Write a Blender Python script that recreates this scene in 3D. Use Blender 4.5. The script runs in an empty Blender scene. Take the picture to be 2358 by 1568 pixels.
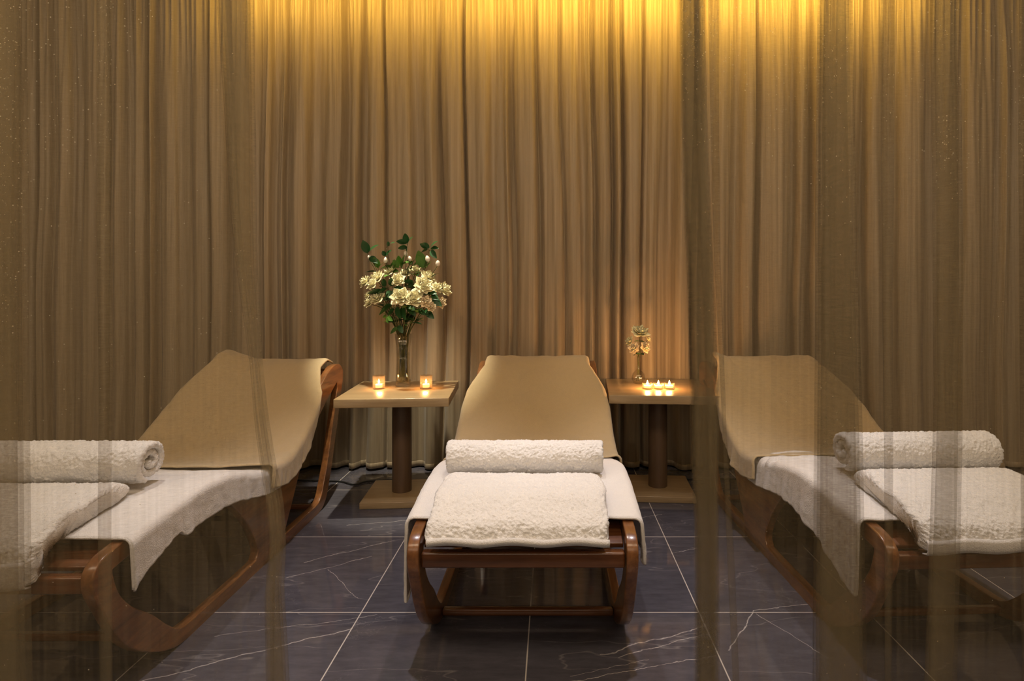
import bpy, bmesh, math, random
from mathutils import Vector, Matrix, noise
C = bpy.context.scene.collection
PI = math.pi
F, PX, PY, H = 1320.0, 1272.0, 668.0, 1.145      # focal length (px), principal point, eye height

# ------------------------------------------------------------------ helpers
def tag(o, label=None, cat=None, group=None, kind=None):
    if label: o['label'] = label
    if cat: o['category'] = cat
    if group: o['group'] = group
    if kind: o['kind'] = kind
    return o

def empty(name, loc, rz=0, label=None, cat=None, group=None):
    o = bpy.data.objects.new(name, None); C.objects.link(o)
    o.location = loc; o.rotation_euler = (0, 0, rz)
    o.empty_display_size = 0.05
    return tag(o, label, cat, group)

def mesh_obj(name, verts, faces, mat, parent=None, smooth=True):
    me = bpy.data.meshes.new(name)
    me.from_pydata([tuple(v) for v in verts], [], faces)
    return link_mesh(name, me, mat, parent, smooth)

def link_mesh(name, me, mat, parent=None, smooth=True, fix=True):
    if fix:
        bm = bmesh.new(); bm.from_mesh(me)
        bmesh.ops.recalc_face_normals(bm, faces=bm.faces)
        bm.to_mesh(me); bm.free()
    if smooth:
        me.polygons.foreach_set('use_smooth', [True] * len(me.polygons))
    me.update()
    if mat: me.materials.append(mat)
    o = bpy.data.objects.new(name, me); C.objects.link(o)
    if parent: o.parent = parent
    return o

def copy_tree(o, parent=None):
    c = o.copy(); C.objects.link(c); c.parent = parent
    for ch in list(o.children): copy_tree(ch, c)
    return c

def cr(pts, n=8, closed=False):
    """Catmull-Rom through points of any dimension"""
    out = []; N = len(pts)
    rng = range(N) if closed else range(N - 1)
    for i in rng:
        if closed: p0, p1, p2, p3 = pts[i - 1], pts[i], pts[(i + 1) % N], pts[(i + 2) % N]
        else: p0, p1, p2, p3 = pts[max(i - 1, 0)], pts[i], pts[i + 1], pts[min(i + 2, N - 1)]
        for k in range(n):
            t = k / n
            out.append(tuple(0.5 * (2 * b + (c - a) * t + (2 * a - 5 * b + 4 * c - d) * t * t + (3 * b - a - 3 * c + d) * t ** 3)
                             for a, b, c, d in zip(p0, p1, p2, p3)))
    if not closed: out.append(tuple(pts[-1]))
    return out

def interp(tab, x):
    if x <= tab[0][0]: return tab[0][1]
    for (a, fa), (b, fb) in zip(tab, tab[1:]):
        if x <= b: return fa + (fb - fa) * (x - a) / (b - a)
    return tab[-1][1]

def grid_faces(nu, nv, wrap=False, off=0):
    f = []
    for i in range(nu - 1):
        for j in range(nv if wrap else nv - 1):
            j2 = (j + 1) % nv
            f.append((off + i * nv + j, off + i * nv + j2, off + (i + 1) * nv + j2, off + (i + 1) * nv + j))
    return f

def tube(path, rad, seg=8, cap=True):
    """verts/faces for a tube; rad a number or a list"""
    V, Fc = [], []
    P = [Vector(p) for p in path]; n = len(P)
    up = Vector((0.31, 0.17, 0.93))
    for i, p in enumerate(P):
        t = (P[min(i + 1, n - 1)] - P[max(i - 1, 0)])
        if t.length < 1e-9: t = Vector((0, 0, 1))
        t.normalize()
        a = up - t * up.dot(t)
        if a.length < 1e-4: a = t.orthogonal()
        a.normalize(); b = t.cross(a); up = a
        r = rad[i] if isinstance(rad, (list, tuple)) else rad
        for k in range(seg):
            an = 2 * PI * k / seg
            V.append(p + a * (r * math.cos(an)) + b * (r * math.sin(an)))
    Fc = grid_faces(n, seg, True)
    if cap:
        Fc.append(tuple(range(seg))[::-1]); Fc.append(tuple(range((n - 1) * seg, n * seg)))
    return V, Fc

def lathe(profile, seg=40, power=2.0):
    V = []
    for r, z in profile:
        for k in range(seg):
            a = 2 * PI * k / seg
            c, s = math.cos(a), math.sin(a)
            q = (abs(c) ** power + abs(s) ** power) ** (-1 / power) if power != 2 else 1
            V.append((r * c * q, r * s * q, z))
    return V, grid_faces(len(profile), seg, True)

def rbox(name, size, loc, mat, parent=None, bev=0.004, seg=3, rz=0):
    bm = bmesh.new()
    bmesh.ops.create_cube(bm, size=1)
    bmesh.ops.scale(bm, vec=size, verts=bm.verts)
    bmesh.ops.bevel(bm, geom=list(bm.edges), offset=bev, segments=seg, affect='EDGES', profile=0.5)
    if rz: bmesh.ops.rotate(bm, cent=(0, 0, 0), matrix=Matrix.Rotation(rz, 3, 'Z'), verts=bm.verts)
    bmesh.ops.translate(bm, vec=loc, verts=bm.verts)
    me = bpy.data.meshes.new(name); bm.to_mesh(me); bm.free()
    o = link_mesh(name, me, mat, parent, True, False)
    try: me.set_sharp_from_angle(angle=math.radians(35))
    except Exception: pass
    return o

# ------------------------------------------------------------------ materials
class NT:
    def __init__(s, name):
        s.m = bpy.data.materials.new(name); s.m.use_nodes = True
        s.t = s.m.node_tree; s.t.nodes.clear()
        s.out = s.n('ShaderNodeOutputMaterial')
    def n(s, typ, **kw):
        nd = s.t.nodes.new(typ)
        for k, v in kw.items():
            if k.startswith('i_'):
                nd.inputs[k[2:].replace('_', ' ')].default_value = v
            else: setattr(nd, k, v)
        return nd
    def l(s, a, b): s.t.links.new(a, b)
    def val(s, sock, x):
        if hasattr(x, 'links') or isinstance(x, bpy.types.NodeSocket): s.l(x, sock)
        else: sock.default_value = x
    def math(s, op, a, b=None, c=None, clamp=False):
        nd = s.n('ShaderNodeMath', operation=op, use_clamp=clamp)
        s.val(nd.inputs[0], a)
        if b is not None: s.val(nd.inputs[1], b)
        if c is not None: s.val(nd.inputs[2], c)
        return nd.outputs[0]
    def coord(s, scale=(1, 1, 1), rot=(0, 0, 0), loc=(0, 0, 0), kind='Object'):
        tc = s.n('ShaderNodeTexCoord'); mp = s.n('ShaderNodeMapping')
        mp.inputs['Scale'].default_value = scale; mp.inputs['Rotation'].default_value = rot; mp.inputs['Location'].default_value = loc
        s.l(tc.outputs[kind], mp.inputs['Vector']); return mp.outputs[0]
    def noise(s, vec, scale, detail=3, rough=0.5, out='Fac'):
        nd = s.n('ShaderNodeTexNoise'); nd.inputs['Scale'].default_value = scale
        nd.inputs['Detail'].default_value = detail; nd.inputs['Roughness'].default_value = rough
        s.l(vec, nd.inputs['Vector']); return nd.outputs[out]
    def ramp(s, fac, stops):
        nd = s.n('ShaderNodeValToRGB'); e = nd.color_ramp.elements
        while len(e) < len(stops): e.new(0.5)
        for el, (p, c) in zip(e, stops):
            el.position = p; el.color = (c[0], c[1], c[2], 1) if not isinstance(c, (int, float)) else (c, c, c, 1)
        s.l(fac, nd.inputs[0]); return nd.outputs[0]
    def mix(s, fac, a, b):
        nd = s.n('ShaderNodeMix', data_type='RGBA')
        s.val(nd.inputs[0], fac)
        for sock, x in ((nd.inputs[6], a), (nd.inputs[7], b)):
            if isinstance(x, bpy.types.NodeSocket): s.l(x, sock)
            else: sock.default_value = (x[0], x[1], x[2], 1)
        return nd.outputs[2]
    def bump(s, h, strength=0.3, dist=0.01):
        nd = s.n('ShaderNodeBump'); nd.inputs['Strength'].default_value = strength; nd.inputs['Distance'].default_value = dist
        s.l(h, nd.inputs['Height']); return nd.outputs[0]
    def bsdf(s, color, rough=0.5, normal=None, spec=0.5, **kw):
        nd = s.n('ShaderNodeBsdfPrincipled')
        if isinstance(color, bpy.types.NodeSocket): s.l(color, nd.inputs['Base Color'])
        else: nd.inputs['Base Color'].default_value = (*color, 1)
        s.val(nd.inputs['Roughness'], rough)
        nd.inputs['Specular IOR Level'].default_value = spec
        if normal is not None: s.l(normal, nd.inputs['Normal'])
        for k, v in kw.items(): s.val(nd.inputs[k.replace('_', ' ')], v)
        return nd
    def done(s, sh):
        s.l(sh.outputs[0] if hasattr(sh, 'outputs') else sh, s.out.inputs[0]); return s.m

def m_plain(name, col, rough=0.6, spec=0.4, var=0.12, sc=20, **kw):
    t = NT(name); v = t.coord()
    n = t.noise(v, sc, 4)
    c = t.mix(n, [x * (1 - var) for x in col], [min(1, x * (1 + var)) for x in col])
    return t.done(t.bsdf(c, rough, t.bump(n, 0.08, 0.004), spec, **kw))

def m_wood(name, dark, light, axis_scale, rough=0.3, coat=0.4, bump=0.05):
    t = NT(name)
    v = t.coord(scale=axis_scale)
    w = t.noise(v, 1.0, 6, 0.6)
    v2 = t.coord(scale=tuple(a * 4 for a in axis_scale), loc=(3, 1, 7))
    w2 = t.noise(v2, 1.0, 3, 0.6)
    f = t.math('ADD', t.math('MULTIPLY', w, 0.7), t.math('MULTIPLY', w2, 0.3))
    c = t.ramp(f, [(0.32, dark), (0.52, [(a + b) / 2 for a, b in zip(dark, light)]), (0.68, light)])
    b = t.bsdf(c, rough, t.bump(f, bump, 0.003), 0.5)
    b.inputs['Coat Weight'].default_value = coat; b.inputs['Coat Roughness'].default_value = 0.12
    return t.done(b)

def m_terry(name, col, fine=260, str_=0.7, var=0.12):
    t = NT(name); v = t.coord()
    n1 = t.noise(v, fine, 2, 0.6); n2 = t.noise(v, 45, 3, 0.6); n3 = t.noise(v, 5, 2)
    h = t.math('ADD', t.math('MULTIPLY', n1, 0.6), t.math('MULTIPLY', n2, 0.4))
    c = t.mix(h, [x * (1 - var * 1.6) for x in col], [min(1, x * (1 + var)) for x in col])
    c = t.mix(t.math('MULTIPLY', n3, 0.25), c, [x * 0.85 for x in col])
    b = t.bsdf(c, 0.95, t.bump(h, str_, 0.006), 0.1)
    b.inputs['Sheen Weight'].default_value = 0.35; b.inputs['Sheen Roughness'].default_value = 0.6
    return t.done(b)

def m_curtain():
    t = NT('satin_drape_cloth')
    v = t.coord(scale=(70, 30, 0.8)); n1 = t.noise(v, 1, 5, 0.65)
    v2 = t.coord(scale=(420, 120, 2.2)); n2 = t.noise(v2, 1, 2, 0.6)
    v3 = t.coord(scale=(9, 3, 0.25)); n3 = t.noise(v3, 1, 3, 0.6)
    f = t.math('ADD', t.math('MULTIPLY', n1, 0.45), t.math('MULTIPLY', n2, 0.2))
    f = t.math('ADD', f, t.math('MULTIPLY', n3, 0.35))
    c = t.ramp(f, [(0.33, (0.30, 0.225, 0.14)), (0.5, (0.40, 0.31, 0.20)), (0.66, (0.51, 0.405, 0.275))])
    h = t.math('ADD', t.math('MULTIPLY', n1, 0.6), t.math('MULTIPLY', n2, 0.4))
    nrm = t.bump(h, 0.35, 0.012)
    p = t.bsdf(c, 0.42, nrm, 0.35)
    p.inputs['Sheen Weight'].default_value = 0.15
    tr = t.n('ShaderNodeBsdfTranslucent'); t.l(c, tr.inputs[0])
    mx = t.n('ShaderNodeMixShader'); mx.inputs[0].default_value = 0.08
    t.l(p.outputs[0], mx.inputs[1]); t.l(tr.outputs[0], mx.inputs[2])
    return t.done(mx)

def m_sheer(name, col, alpha=0.25, glint=0.0):
    t = NT(name)
    # woven threads: fine crosswise variation of how closed the weave is, broad lengthwise streaks
    v = t.coord(scale=(60, 20, 620)); a2 = t.noise(v, 1, 0, 0.5)
    v = t.coord(scale=(120, 30, 1.6)); a3 = t.noise(v, 1, 1, 0.6)
    s = t.math('ADD', t.math('MULTIPLY', a2, 0.4), t.math('MULTIPLY', a3, 0.6))
    al = t.math('MULTIPLY', t.math('MULTIPLY_ADD', s, 1.8, 0.1), alpha, clamp=True)
    c = t.mix(a3, [x * 0.75 for x in col], [min(1, x * 1.25) for x in col])
    if glint:
        # glints of metallic thread painted into the colour as pale, denser specks
        tc = t.n('ShaderNodeTexCoord'); vo = t.n('ShaderNodeTexVoronoi'); vo.inputs['Scale'].default_value = 230
        t.l(tc.outputs['Object'], vo.inputs['Vector'])
        sc_ = t.n('ShaderNodeSeparateColor'); t.l(vo.outputs['Color'], sc_.inputs[0])
        zz = t.n('ShaderNodeSeparateXYZ'); t.l(tc.outputs['Object'], zz.inputs[0])
        hi = t.math('MULTIPLY', t.math('SUBTRACT', zz.outputs[2], 0.75), 0.07, clamp=True)      # more of them towards the top
        pat = t.math('MULTIPLY', t.math('SUBTRACT', t.noise(tc.outputs['Object'], 2.6, 1), 0.42), 4.0, clamp=True)
        g_ = t.math('MULTIPLY', t.math('GREATER_THAN', sc_.outputs[0], t.math('SUBTRACT', 0.999, t.math('MULTIPLY', hi, pat))), t.math('LESS_THAN', vo.outputs['Distance'], 0.32))
        al = t.math('MAXIMUM', al, t.math('MULTIPLY', g_, glint))
        c = t.mix(g_, c, (0.95, 0.85, 0.65))
    d = t.n('ShaderNodeBsdfDiffuse'); t.l(c, d.inputs[0])
    tl = t.n('ShaderNodeBsdfTranslucent'); t.l(c, tl.inputs[0])
    m1 = t.n('ShaderNodeMixShader'); m1.inputs[0].default_value = 0.45
    t.l(d.outputs[0], m1.inputs[1]); t.l(tl.outputs[0], m1.inputs[2])
    tp = t.n('ShaderNodeBsdfTransparent')
    m2 = t.n('ShaderNodeMixShader'); t.l(al, m2.inputs[0])
    t.l(tp.outputs[0], m2.inputs[1]); t.l(m1.outputs[0], m2.inputs[2])
    return t.done(m2)

def m_glass(name, tint=(0.96, 0.95, 0.92), ior=1.5, rough=0.01, warm_glow=0.0):
    t = NT(name)
    tp = t.n('ShaderNodeBsdfTransparent'); tp.inputs[0].default_value = (*tint, 1)
    gl = t.n('ShaderNodeBsdfGlossy'); gl.inputs['Roughness'].default_value = rough
    fr = t.n('ShaderNodeLayerWeight'); fr.inputs['Blend'].default_value = 0.5     # thin-walled glass: Schlick reflectance
    n = t.noise(t.coord(), 18, 1)
    sch = t.math('ADD', 0.05, t.math('MULTIPLY', t.math('POWER', fr.outputs['Facing'], 2.6), 0.75 if ior > 1.4 else 0.2))
    fac = t.math('MULTIPLY', sch, t.math('ADD', 0.8, t.math('MULTIPLY', n, 0.5)), clamp=True)
    mx = t.n('ShaderNodeMixShader'); t.l(fac, mx.inputs[0])
    t.l(tp.outputs[0], mx.inputs[1]); t.l(gl.outputs[0], mx.inputs[2])
    if warm_glow:  # warm translucent share added so the candle cups seem to glow
        tl = t.n('ShaderNodeBsdfTranslucent'); tl.inputs[0].default_value = (1, .85, .65, 1)
        m2 = t.n('ShaderNodeMixShader'); m2.inputs[0].default_value = warm_glow
        t.l(mx.outputs[0], m2.inputs[1]); t.l(tl.outputs[0], m2.inputs[2]); mx = m2
    return t.done(mx)

def m_emit(name, col, s):
    t = NT(name)
    n = t.noise(t.coord(), 30, 1)
    e = t.n('ShaderNodeEmission'); e.inputs[0].default_value = (*col, 1)
    t.l(t.math('MULTIPLY', t.math('ADD', n, 0.6), s), e.inputs[1])
    return t.done(e)

def seg_vein(t, x, y, A, B, w):
    """1 near the segment A-B (floor plan, metres), 0 elsewhere"""
    dx, dy = B[0] - A[0], B[1] - A[1]; L = math.hypot(dx, dy); dx /= L; dy /= L
    px_ = t.math('SUBTRACT', x, A[0]); py_ = t.math('SUBTRACT', y, A[1])
    al = t.math('ADD', t.math('MULTIPLY', px_, dx), t.math('MULTIPLY', py_, dy))
    ac = t.math('ABSOLUTE', t.math('SUBTRACT', t.math('MULTIPLY', px_, dy), t.math('MULTIPLY', py_, dx)))
    inside = t.math('MULTIPLY', t.math('GREATER_THAN', al, 0.0), t.math('LESS_THAN', al, L))
    line = t.math('SUBTRACT', 1.0, t.math('DIVIDE', ac, w), clamp=True)
    return t.math('MULTIPLY', line, inside)

def m_floor():
    t = NT('polished_dark_marble_tiles')
    tc = t.n('ShaderNodeTexCoord'); sep = t.n('ShaderNodeSeparateXYZ'); t.l(tc.outputs['Object'], sep.inputs[0])
    X, Y = sep.outputs[0], sep.outputs[1]
    # grout
    def grout(c, off, size, w):
        m = t.math('PINGPONG', t.math('SUBTRACT', c, off), size / 2)
        return t.math('SUBTRACT', 1.0, t.math('DIVIDE', m, w), clamp=True)
    g = t.math('MAXIMUM', grout(X, -0.079, 0.6, 0.0028), grout(Y, 2.037, 0.624, 0.0034))
    g = t.math('MULTIPLY', g, 1.6, clamp=True)
    # tile random offset
    ix = t.math('FLOOR', t.math('DIVIDE', t.math('ADD', X, 0.079), 0.6))
    iy = t.math('FLOOR', t.math('DIVIDE', t.math('SUBTRACT', Y, 2.037), 0.624))
    cmb = t.n('ShaderNodeCombineXYZ'); t.l(ix, cmb.inputs[0]); t.l(iy, cmb.inputs[1])
    wn = t.n('ShaderNodeTexWhiteNoise', noise_dimensions='3D'); t.l(cmb.outputs[0], wn.inputs[0])
    off = t.n('ShaderNodeVectorMath', operation='SCALE'); t.l(wn.outputs['Color'], off.inputs[0]); off.inputs['Scale'].default_value = 40
    add = t.n('ShaderNodeVectorMath', operation='ADD'); t.l(tc.outputs['Object'], add.inputs[0]); t.l(off.outputs[0], add.inputs[1])
    V = add.outputs[0]
    # wobble the plan coordinates a little, so explicit veins are not ruler straight
    wob = t.noise(tc.outputs['Object'], 7, 4, 0.65, 'Color')
    ws = t.n('ShaderNodeSeparateColor'); t.l(wob, ws.inputs[0])
    Xw = t.math('ADD', X, t.math('MULTIPLY', t.math('SUBTRACT', ws.outputs[0], 0.5), 0.05))
    Yw = t.math('ADD', Y, t.math('MULTIPLY', t.math('SUBTRACT', ws.outputs[1], 0.5), 0.05))
    segs = [((-1.3, 1.63), (-0.68, 1.94), .0035), ((-1.044, 2.41), (-0.73, 2.625), .0026), ((-1.06, 2.28), (-0.77, 2.47), .0022),
            ((0.15, 1.80), (0.52, 1.955), .0034), ((0.2, 1.79), (0.52, 1.91), .0022), ((0.0, 1.66), (0.52, 1.80), .002),
            ((0.56, 1.82), (0.72, 2.05), .0026), ((0.72, 2.05), (1.0, 2.1), .0022), ((0.72, 2.03), (0.86, 1.78), .0016),
            ((0.52, 2.5), (0.72, 2.56), .0018), ((0.4, 2.87), (0.56, 2.93), .002), ((-1.0, 2.79), (-0.7, 2.86), .0022),
            ((-1.12, 1.9), (-0.62, 2.02), .0014), ((-0.92, 2.35), (-0.72, 2.13), .0014), ((0.05, 1.7), (0.3, 1.78), .0012)]
    vv = None
    for A, B, w in segs:
        s_ = seg_vein(t, Xw, Yw, A, B, w)
        vv = s_ if vv is None else t.math('MAXIMUM', vv, s_)
    brk = t.ramp(t.noise(V, 25, 3, 0.7), [(0.3, 0.35), (0.6, 1.0)])
    vv = t.math('MULTIPLY', vv, brk)
    # ridged noise veins, stretched along the diagonal
    mp = t.n('ShaderNodeMapping'); mp.inputs['Rotation'].default_value = (0, 0, math.radians(-25)); mp.inputs['Scale'].default_value = (0.7, 3.2, 1)
    t.l(V, mp.inputs[0])
    r1 = t.noise(mp.outputs[0], 1.1, 4, 0.5)
    ridge = t.math('SUBTRACT', 1.0, t.math('DIVIDE', t.math('ABSOLUTE', t.math('SUBTRACT', r1, 0.5)), 0.004), clamp=True)
    r2 = t.noise(V, 5.5, 6, 0.6)
    ridge2 = t.math('SUBTRACT', 1.0, t.math('DIVIDE', t.math('ABSOLUTE', t.math('SUBTRACT', r2, 0.52)), 0.006), clamp=True)
    mask = t.ramp(t.noise(V, 2.3, 2), [(0.48, 0.0), (0.62, 1.0)])
    faint = t.math('ADD', t.math('MULTIPLY', t.math('MULTIPLY', ridge, brk), 0.2), t.math('MULTIPLY', t.math('MULTIPLY', ridge2, mask), 0.12), clamp=True)
    vein = t.math('MAXIMUM', vv, faint)
    cloud = t.noise(V, 3, 6, 0.65)
    streak = t.noise(mp.outputs[0], 14, 5, 0.65)
    cf = t.math('ADD', t.math('MULTIPLY', cloud, 0.5), t.math('MULTIPLY', streak, 0.5))
    base = t.ramp(cf, [(0.3, (0.056, 0.054, 0.066)), (0.55, (0.094, 0.089, 0.108)), (0.75, (0.134, 0.126, 0.146))])
    c = t.mix(vein, base, (0.62, 0.58, 0.56))
    c = t.mix(g, c, (0.62, 0.57, 0.52))
    rough = t.math('ADD', 0.03, t.math('MULTIPLY', g, 0.3))
    rough = t.math('ADD', rough, t.math('MULTIPLY', cloud, 0.05))
    b = t.bsdf(c, rough, t.bump(t.math('SUBTRACT', 1.0, g), 0.1, 0.001), 0.5)
    return t.done(b)

M = {}
M['floor'] = m_floor()
M['wall'] = m_plain('brown_painted_wall', (0.22, 0.16, 0.10), 0.8)
M['ceil'] = m_plain('dim_ceiling_paint', (0.35, 0.30, 0.24), 0.9)
M['curtain'] = m_curtain()
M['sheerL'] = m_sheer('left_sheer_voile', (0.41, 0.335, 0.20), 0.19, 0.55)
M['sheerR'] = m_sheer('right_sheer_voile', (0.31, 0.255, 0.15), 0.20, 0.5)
M['wood'] = m_wood('lacquered_red_brown_wood', (0.10, 0.036, 0.013), (0.37, 0.155, 0.05), (22, 3.0, 22), 0.28, 0.6)
M['rail'] = m_wood('shade_darkened_crossbar_wood', (0.06, 0.019, 0.007), (0.22, 0.08, 0.026), (2.0, 25, 25), 0.25, 0.7)  # red-brown crossbars, darkened to put the foot-end shade into the colour
M['oak'] = m_wood('pale_oak_veneer', (0.36, 0.245, 0.125), (0.50, 0.36, 0.195), (3, 30, 30), 0.32, 0.25, 0.03)
M['pole'] = m_wood('bronze_brown_post_finish', (0.10, 0.06, 0.035), (0.17, 0.105, 0.06), (20, 20, 2), 0.4, 0.2)
M['cream'] = m_terry('cream_terry', (0.60, 0.455, 0.255), 300, 0.55, 0.10)
M['white'] = m_terry('white_terry', (0.84, 0.80, 0.76), 280, 0.6, 0.08)
M['fluffy'] = m_terry('fluffy_white_terry', (0.88, 0.84, 0.79), 240, 0.8, 0.10)
M['sling'] = m_plain('dark_sling_fabric', (0.10, 0.07, 0.045), 0.8)
M['glass'] = m_glass('clear_glass')
M['cupglass'] = m_glass('candle_cup_glass', (0.97, 0.92, 0.86), 1.5, 0.03, 0.03)
M['water'] = m_glass('vase_water', (0.90, 0.92, 0.88), 1.33)
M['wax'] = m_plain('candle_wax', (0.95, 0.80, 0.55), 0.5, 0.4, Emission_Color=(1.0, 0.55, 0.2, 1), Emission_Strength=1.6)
M['wick'] = m_plain('burnt_wick', (0.02, 0.015, 0.01), 0.9)
M['flame'] = m_emit('candle_flame', (1.0, 0.58, 0.2), 45)
M['petal'] = m_plain('ivory_petal', (0.90, 0.83, 0.52), 0.6, 0.3, 0.10, 30)
M['petal2'] = m_plain('cream_petal', (0.85, 0.70, 0.45), 0.6, 0.3, 0.10, 30)
M['bud'] = m_plain('pale_pink_bud', (0.86, 0.74, 0.62), 0.6)
M['leaf'] = m_plain('deep_green_leaf', (0.022, 0.085, 0.022), 0.4, 0.5, 0.5, 25)
M['leaf2'] = m_plain('fresh_green_leaf', (0.09, 0.20, 0.03), 0.45, 0.5, 0.4, 25)
M['stem'] = m_plain('green_brown_stem', (0.085, 0.09, 0.03), 0.6, 0.3, 0.4, 40)
M['cable'] = m_plain('black_cable', (0.02, 0.02, 0.02), 0.5)

def tex(name, size, depth=2):
    t = bpy.data.textures.new(name, 'CLOUDS'); t.noise_scale = size; t.noise_depth = depth; return t
T_FUZZ = tex('terry_loops', 0.0065, 1)
T_FUZZ2 = tex('terry_clumps', 0.026, 1)
T_SOFT = tex('soft_creases', 0.09, 2)
def displace(o, t, strength, mid=0.5):
    m = o.modifiers.new('pile', 'DISPLACE'); m.texture = t; m.strength = strength; m.mid_level = mid
    m.texture_coords = 'LOCAL'; return m

# ------------------------------------------------------------------ room
def plane(name, x0, x1, y0, y1, z, mat):
    o = mesh_obj(name, [(x0, y0, z), (x1, y0, z), (x1, y1, z), (x0, y1, z)], [(0, 1, 2, 3)], mat, None, False)
    return tag(o, kind='structure')
def slab(name, size, loc, mat):
    o = rbox(name, size, loc, mat, None, 0.002, 1); return tag(o, kind='structure')
XL, XR, YB, ZC = -4.6, 4.2, 3.86, 3.12
slab('floor', (XR - XL + 0.4, YB + 2.9, 0.1), ((XL + XR) / 2, (YB - 2.5) / 2, -0.05), M['floor'])
bpy.data.objects['floor'].data.transform(Matrix.Translation((0, 0, 0)))
slab('ceiling', (XR - XL + 0.4, YB + 2.9, 0.1), ((XL + XR) / 2, (YB - 2.5) / 2, ZC + 0.05), M['ceil'])
slab('wall_back', (XR - XL + 0.4, 0.1, ZC), ((XL + XR) / 2, YB + 0.05, ZC / 2), M['wall'])
slab('wall_left', (0.1, YB + 2.5, ZC), (XL - 0.05, (YB - 2.5) / 2, ZC / 2), M['wall'])
slab('wall_right', (0.1, YB + 2.5, ZC), (XR + 0.05, (YB - 2.5) / 2, ZC / 2), M['wall'])

# ------------------------------------------------------------------ pleated back curtain
def build_curtain():
    random.seed(11)
    x0, x1, yc = -4.45, 4.05, 3.69
    ztop, zbot = 3.09, 0.012
    # fold table: monotone phase against x
    xs, ph, am = [x0], [0.0], [0.03]
    while xs[-1] < x1 + 0.3:
        wide = len(xs) % 2 == 0                      # flat faces alternate with narrow recesses
        xs.append(xs[-1] + (random.choice([0.035, 0.06, 0.085, 0.105, 0.13, 0.17]) if wide else random.choice([0.025, 0.04, 0.06, 0.10])) * random.uniform(0.85, 1.15))
        ph.append(ph[-1] + PI); am.append(random.choice([.014, .024, .034, .044, .055]))
    tab_p = list(zip(xs, ph)); tab_a = list(zip(xs, am))
    n = 2300; m = 50
    X = [x0 + (x1 - x0) * i / (n - 1) for i in range(n)]
    # sample the tables once at fine steps
    def sampler(tab):
        K = 6000; lo, hi = x0 - 0.2, x1 + 0.2; arr = []; j = 0
        for k in range(K):
            x = lo + (hi - lo) * k / (K - 1)
            while j < len(tab) - 2 and x > tab[j + 1][0]: j += 1
            a, b = tab[j], tab[j + 1]; t = (x - a[0]) / (b[0] - a[0])
            arr.append(a[1] + (b[1] - a[1]) * t)
        return lambda x: arr[min(K - 1, max(0, int((x - lo) / (hi - lo) * (K - 1))))]
    P, A = sampler(tab_p), sampler(tab_a)
    V = []
    for r in range(m):
        t = r / (m - 1)
        z = ztop + (zbot - ztop) * t
        top = max(0.0, 1 - t * 4.5)              # gathered heading fans out below
        bot = max(0.0, (t - 0.8) / 0.2)
        for i, x in enumerate(X):
            nx = noise.noise((x * 1.3, z * 0.55, 2.0)) * 0.035 + noise.noise((x * 5, z * 0.9, 7.0)) * 0.012
            q = x + nx
            p = P(q); a = A(q) * (1 - 0.45 * top)
            s = math.sin(p); s = math.copysign(abs(s) ** 0.55, s)
            y = a * s
            y += 0.010 * math.sin(p * 2.37 + 1.3 * noise.noise((x * 2, z * 0.5, 5))) * (0.5 + noise.noise((x * 3, 0, z * .4)))
            y += top * 0.012 * math.sin(x * 150 + 3 * noise.noise((x * 9, 0, 3)))
            y += 0.006 * noise.noise((x * 40, z * 1.2, 4))
            y += -0.03 * bot * (0.5 + noise.noise((x * 0.9, 0, 1)))
            zz = z + (0.012 * noise.noise((x * 3, 0, 9)) if r == m - 1 else 0)
            V.append((x, yc + y, max(zz, 0.004)))
    o = mesh_obj('pleated_curtain', V, grid_faces(m, n), M['curtain'])
    tag(o, 'full-width brown satin curtain hanging in tight pleats behind the loungers', 'curtain')
    # bottom hem: a narrow doubled band with its own stitched edge
    hv = []
    base = V[-n:]
    for k, (dz, dy) in enumerate(((0.0, -0.002), (0.004, -0.006), (0.03, -0.006), (0.034, -0.002))):
        for x, y, z in base: hv.append((x, y + dy, z + dz))
    mesh_obj('hem', hv, grid_faces(4, n), M['curtain'], o)
build_curtain()

# ------------------------------------------------------------------ sheer curtains in front
DS = 1.35
def zrow(py): return H - (py - PY) / F * DS
def xcol(px): return (px - PX) / F * DS
def edge(tab):
    """tab: [(height in the frame, across)] -> x as function of z"""
    tz = sorted((zrow(a), xcol(b)) for a, b in tab)
    return lambda z: interp(tz, z)
def sheer(name, keys, mat, label, wave_seed, hem_key=None):
    """keys: list of (edge function, y offset, subdivisions to next, ripple)"""
    zt, zb, m = 2.95, 0.012, 90
    V = []; n = None
    for r in range(m):
        z = zb + (zt - zb) * r / (m - 1)
        row = []
        for i in range(len(keys)):
            e, yo, sub, rip = keys[i]
            xa, ya = e(z), yo
            if i == len(keys) - 1: row.append((xa, DS + ya, z)); break
            xb, yb = keys[i + 1][0](z), keys[i + 1][1]
            for k in range(sub):
                t = k / sub
                s = t * t * (3 - 2 * t)
                x = xa + (xb - xa) * t
                y = ya + (yb - ya) * s
                env = math.sin(PI * t)
                y += rip * env * (math.sin(x * 26 + wave_seed) * 0.6 + math.sin(x * 61 + wave_seed * 2 + z * 0.7) * 0.3 + noise.noise((x * 9, z * 0.9, wave_seed)) * 1.0)
                row.append((x + 0.004 * noise.noise((x * 6, z * 2.2, wave_seed + 3)), DS + y, z))
        n = len(row); V += row
    o = mesh_obj(name, V, grid_faces(m, n), mat)
    return tag(o, label, 'curtain')

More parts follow.
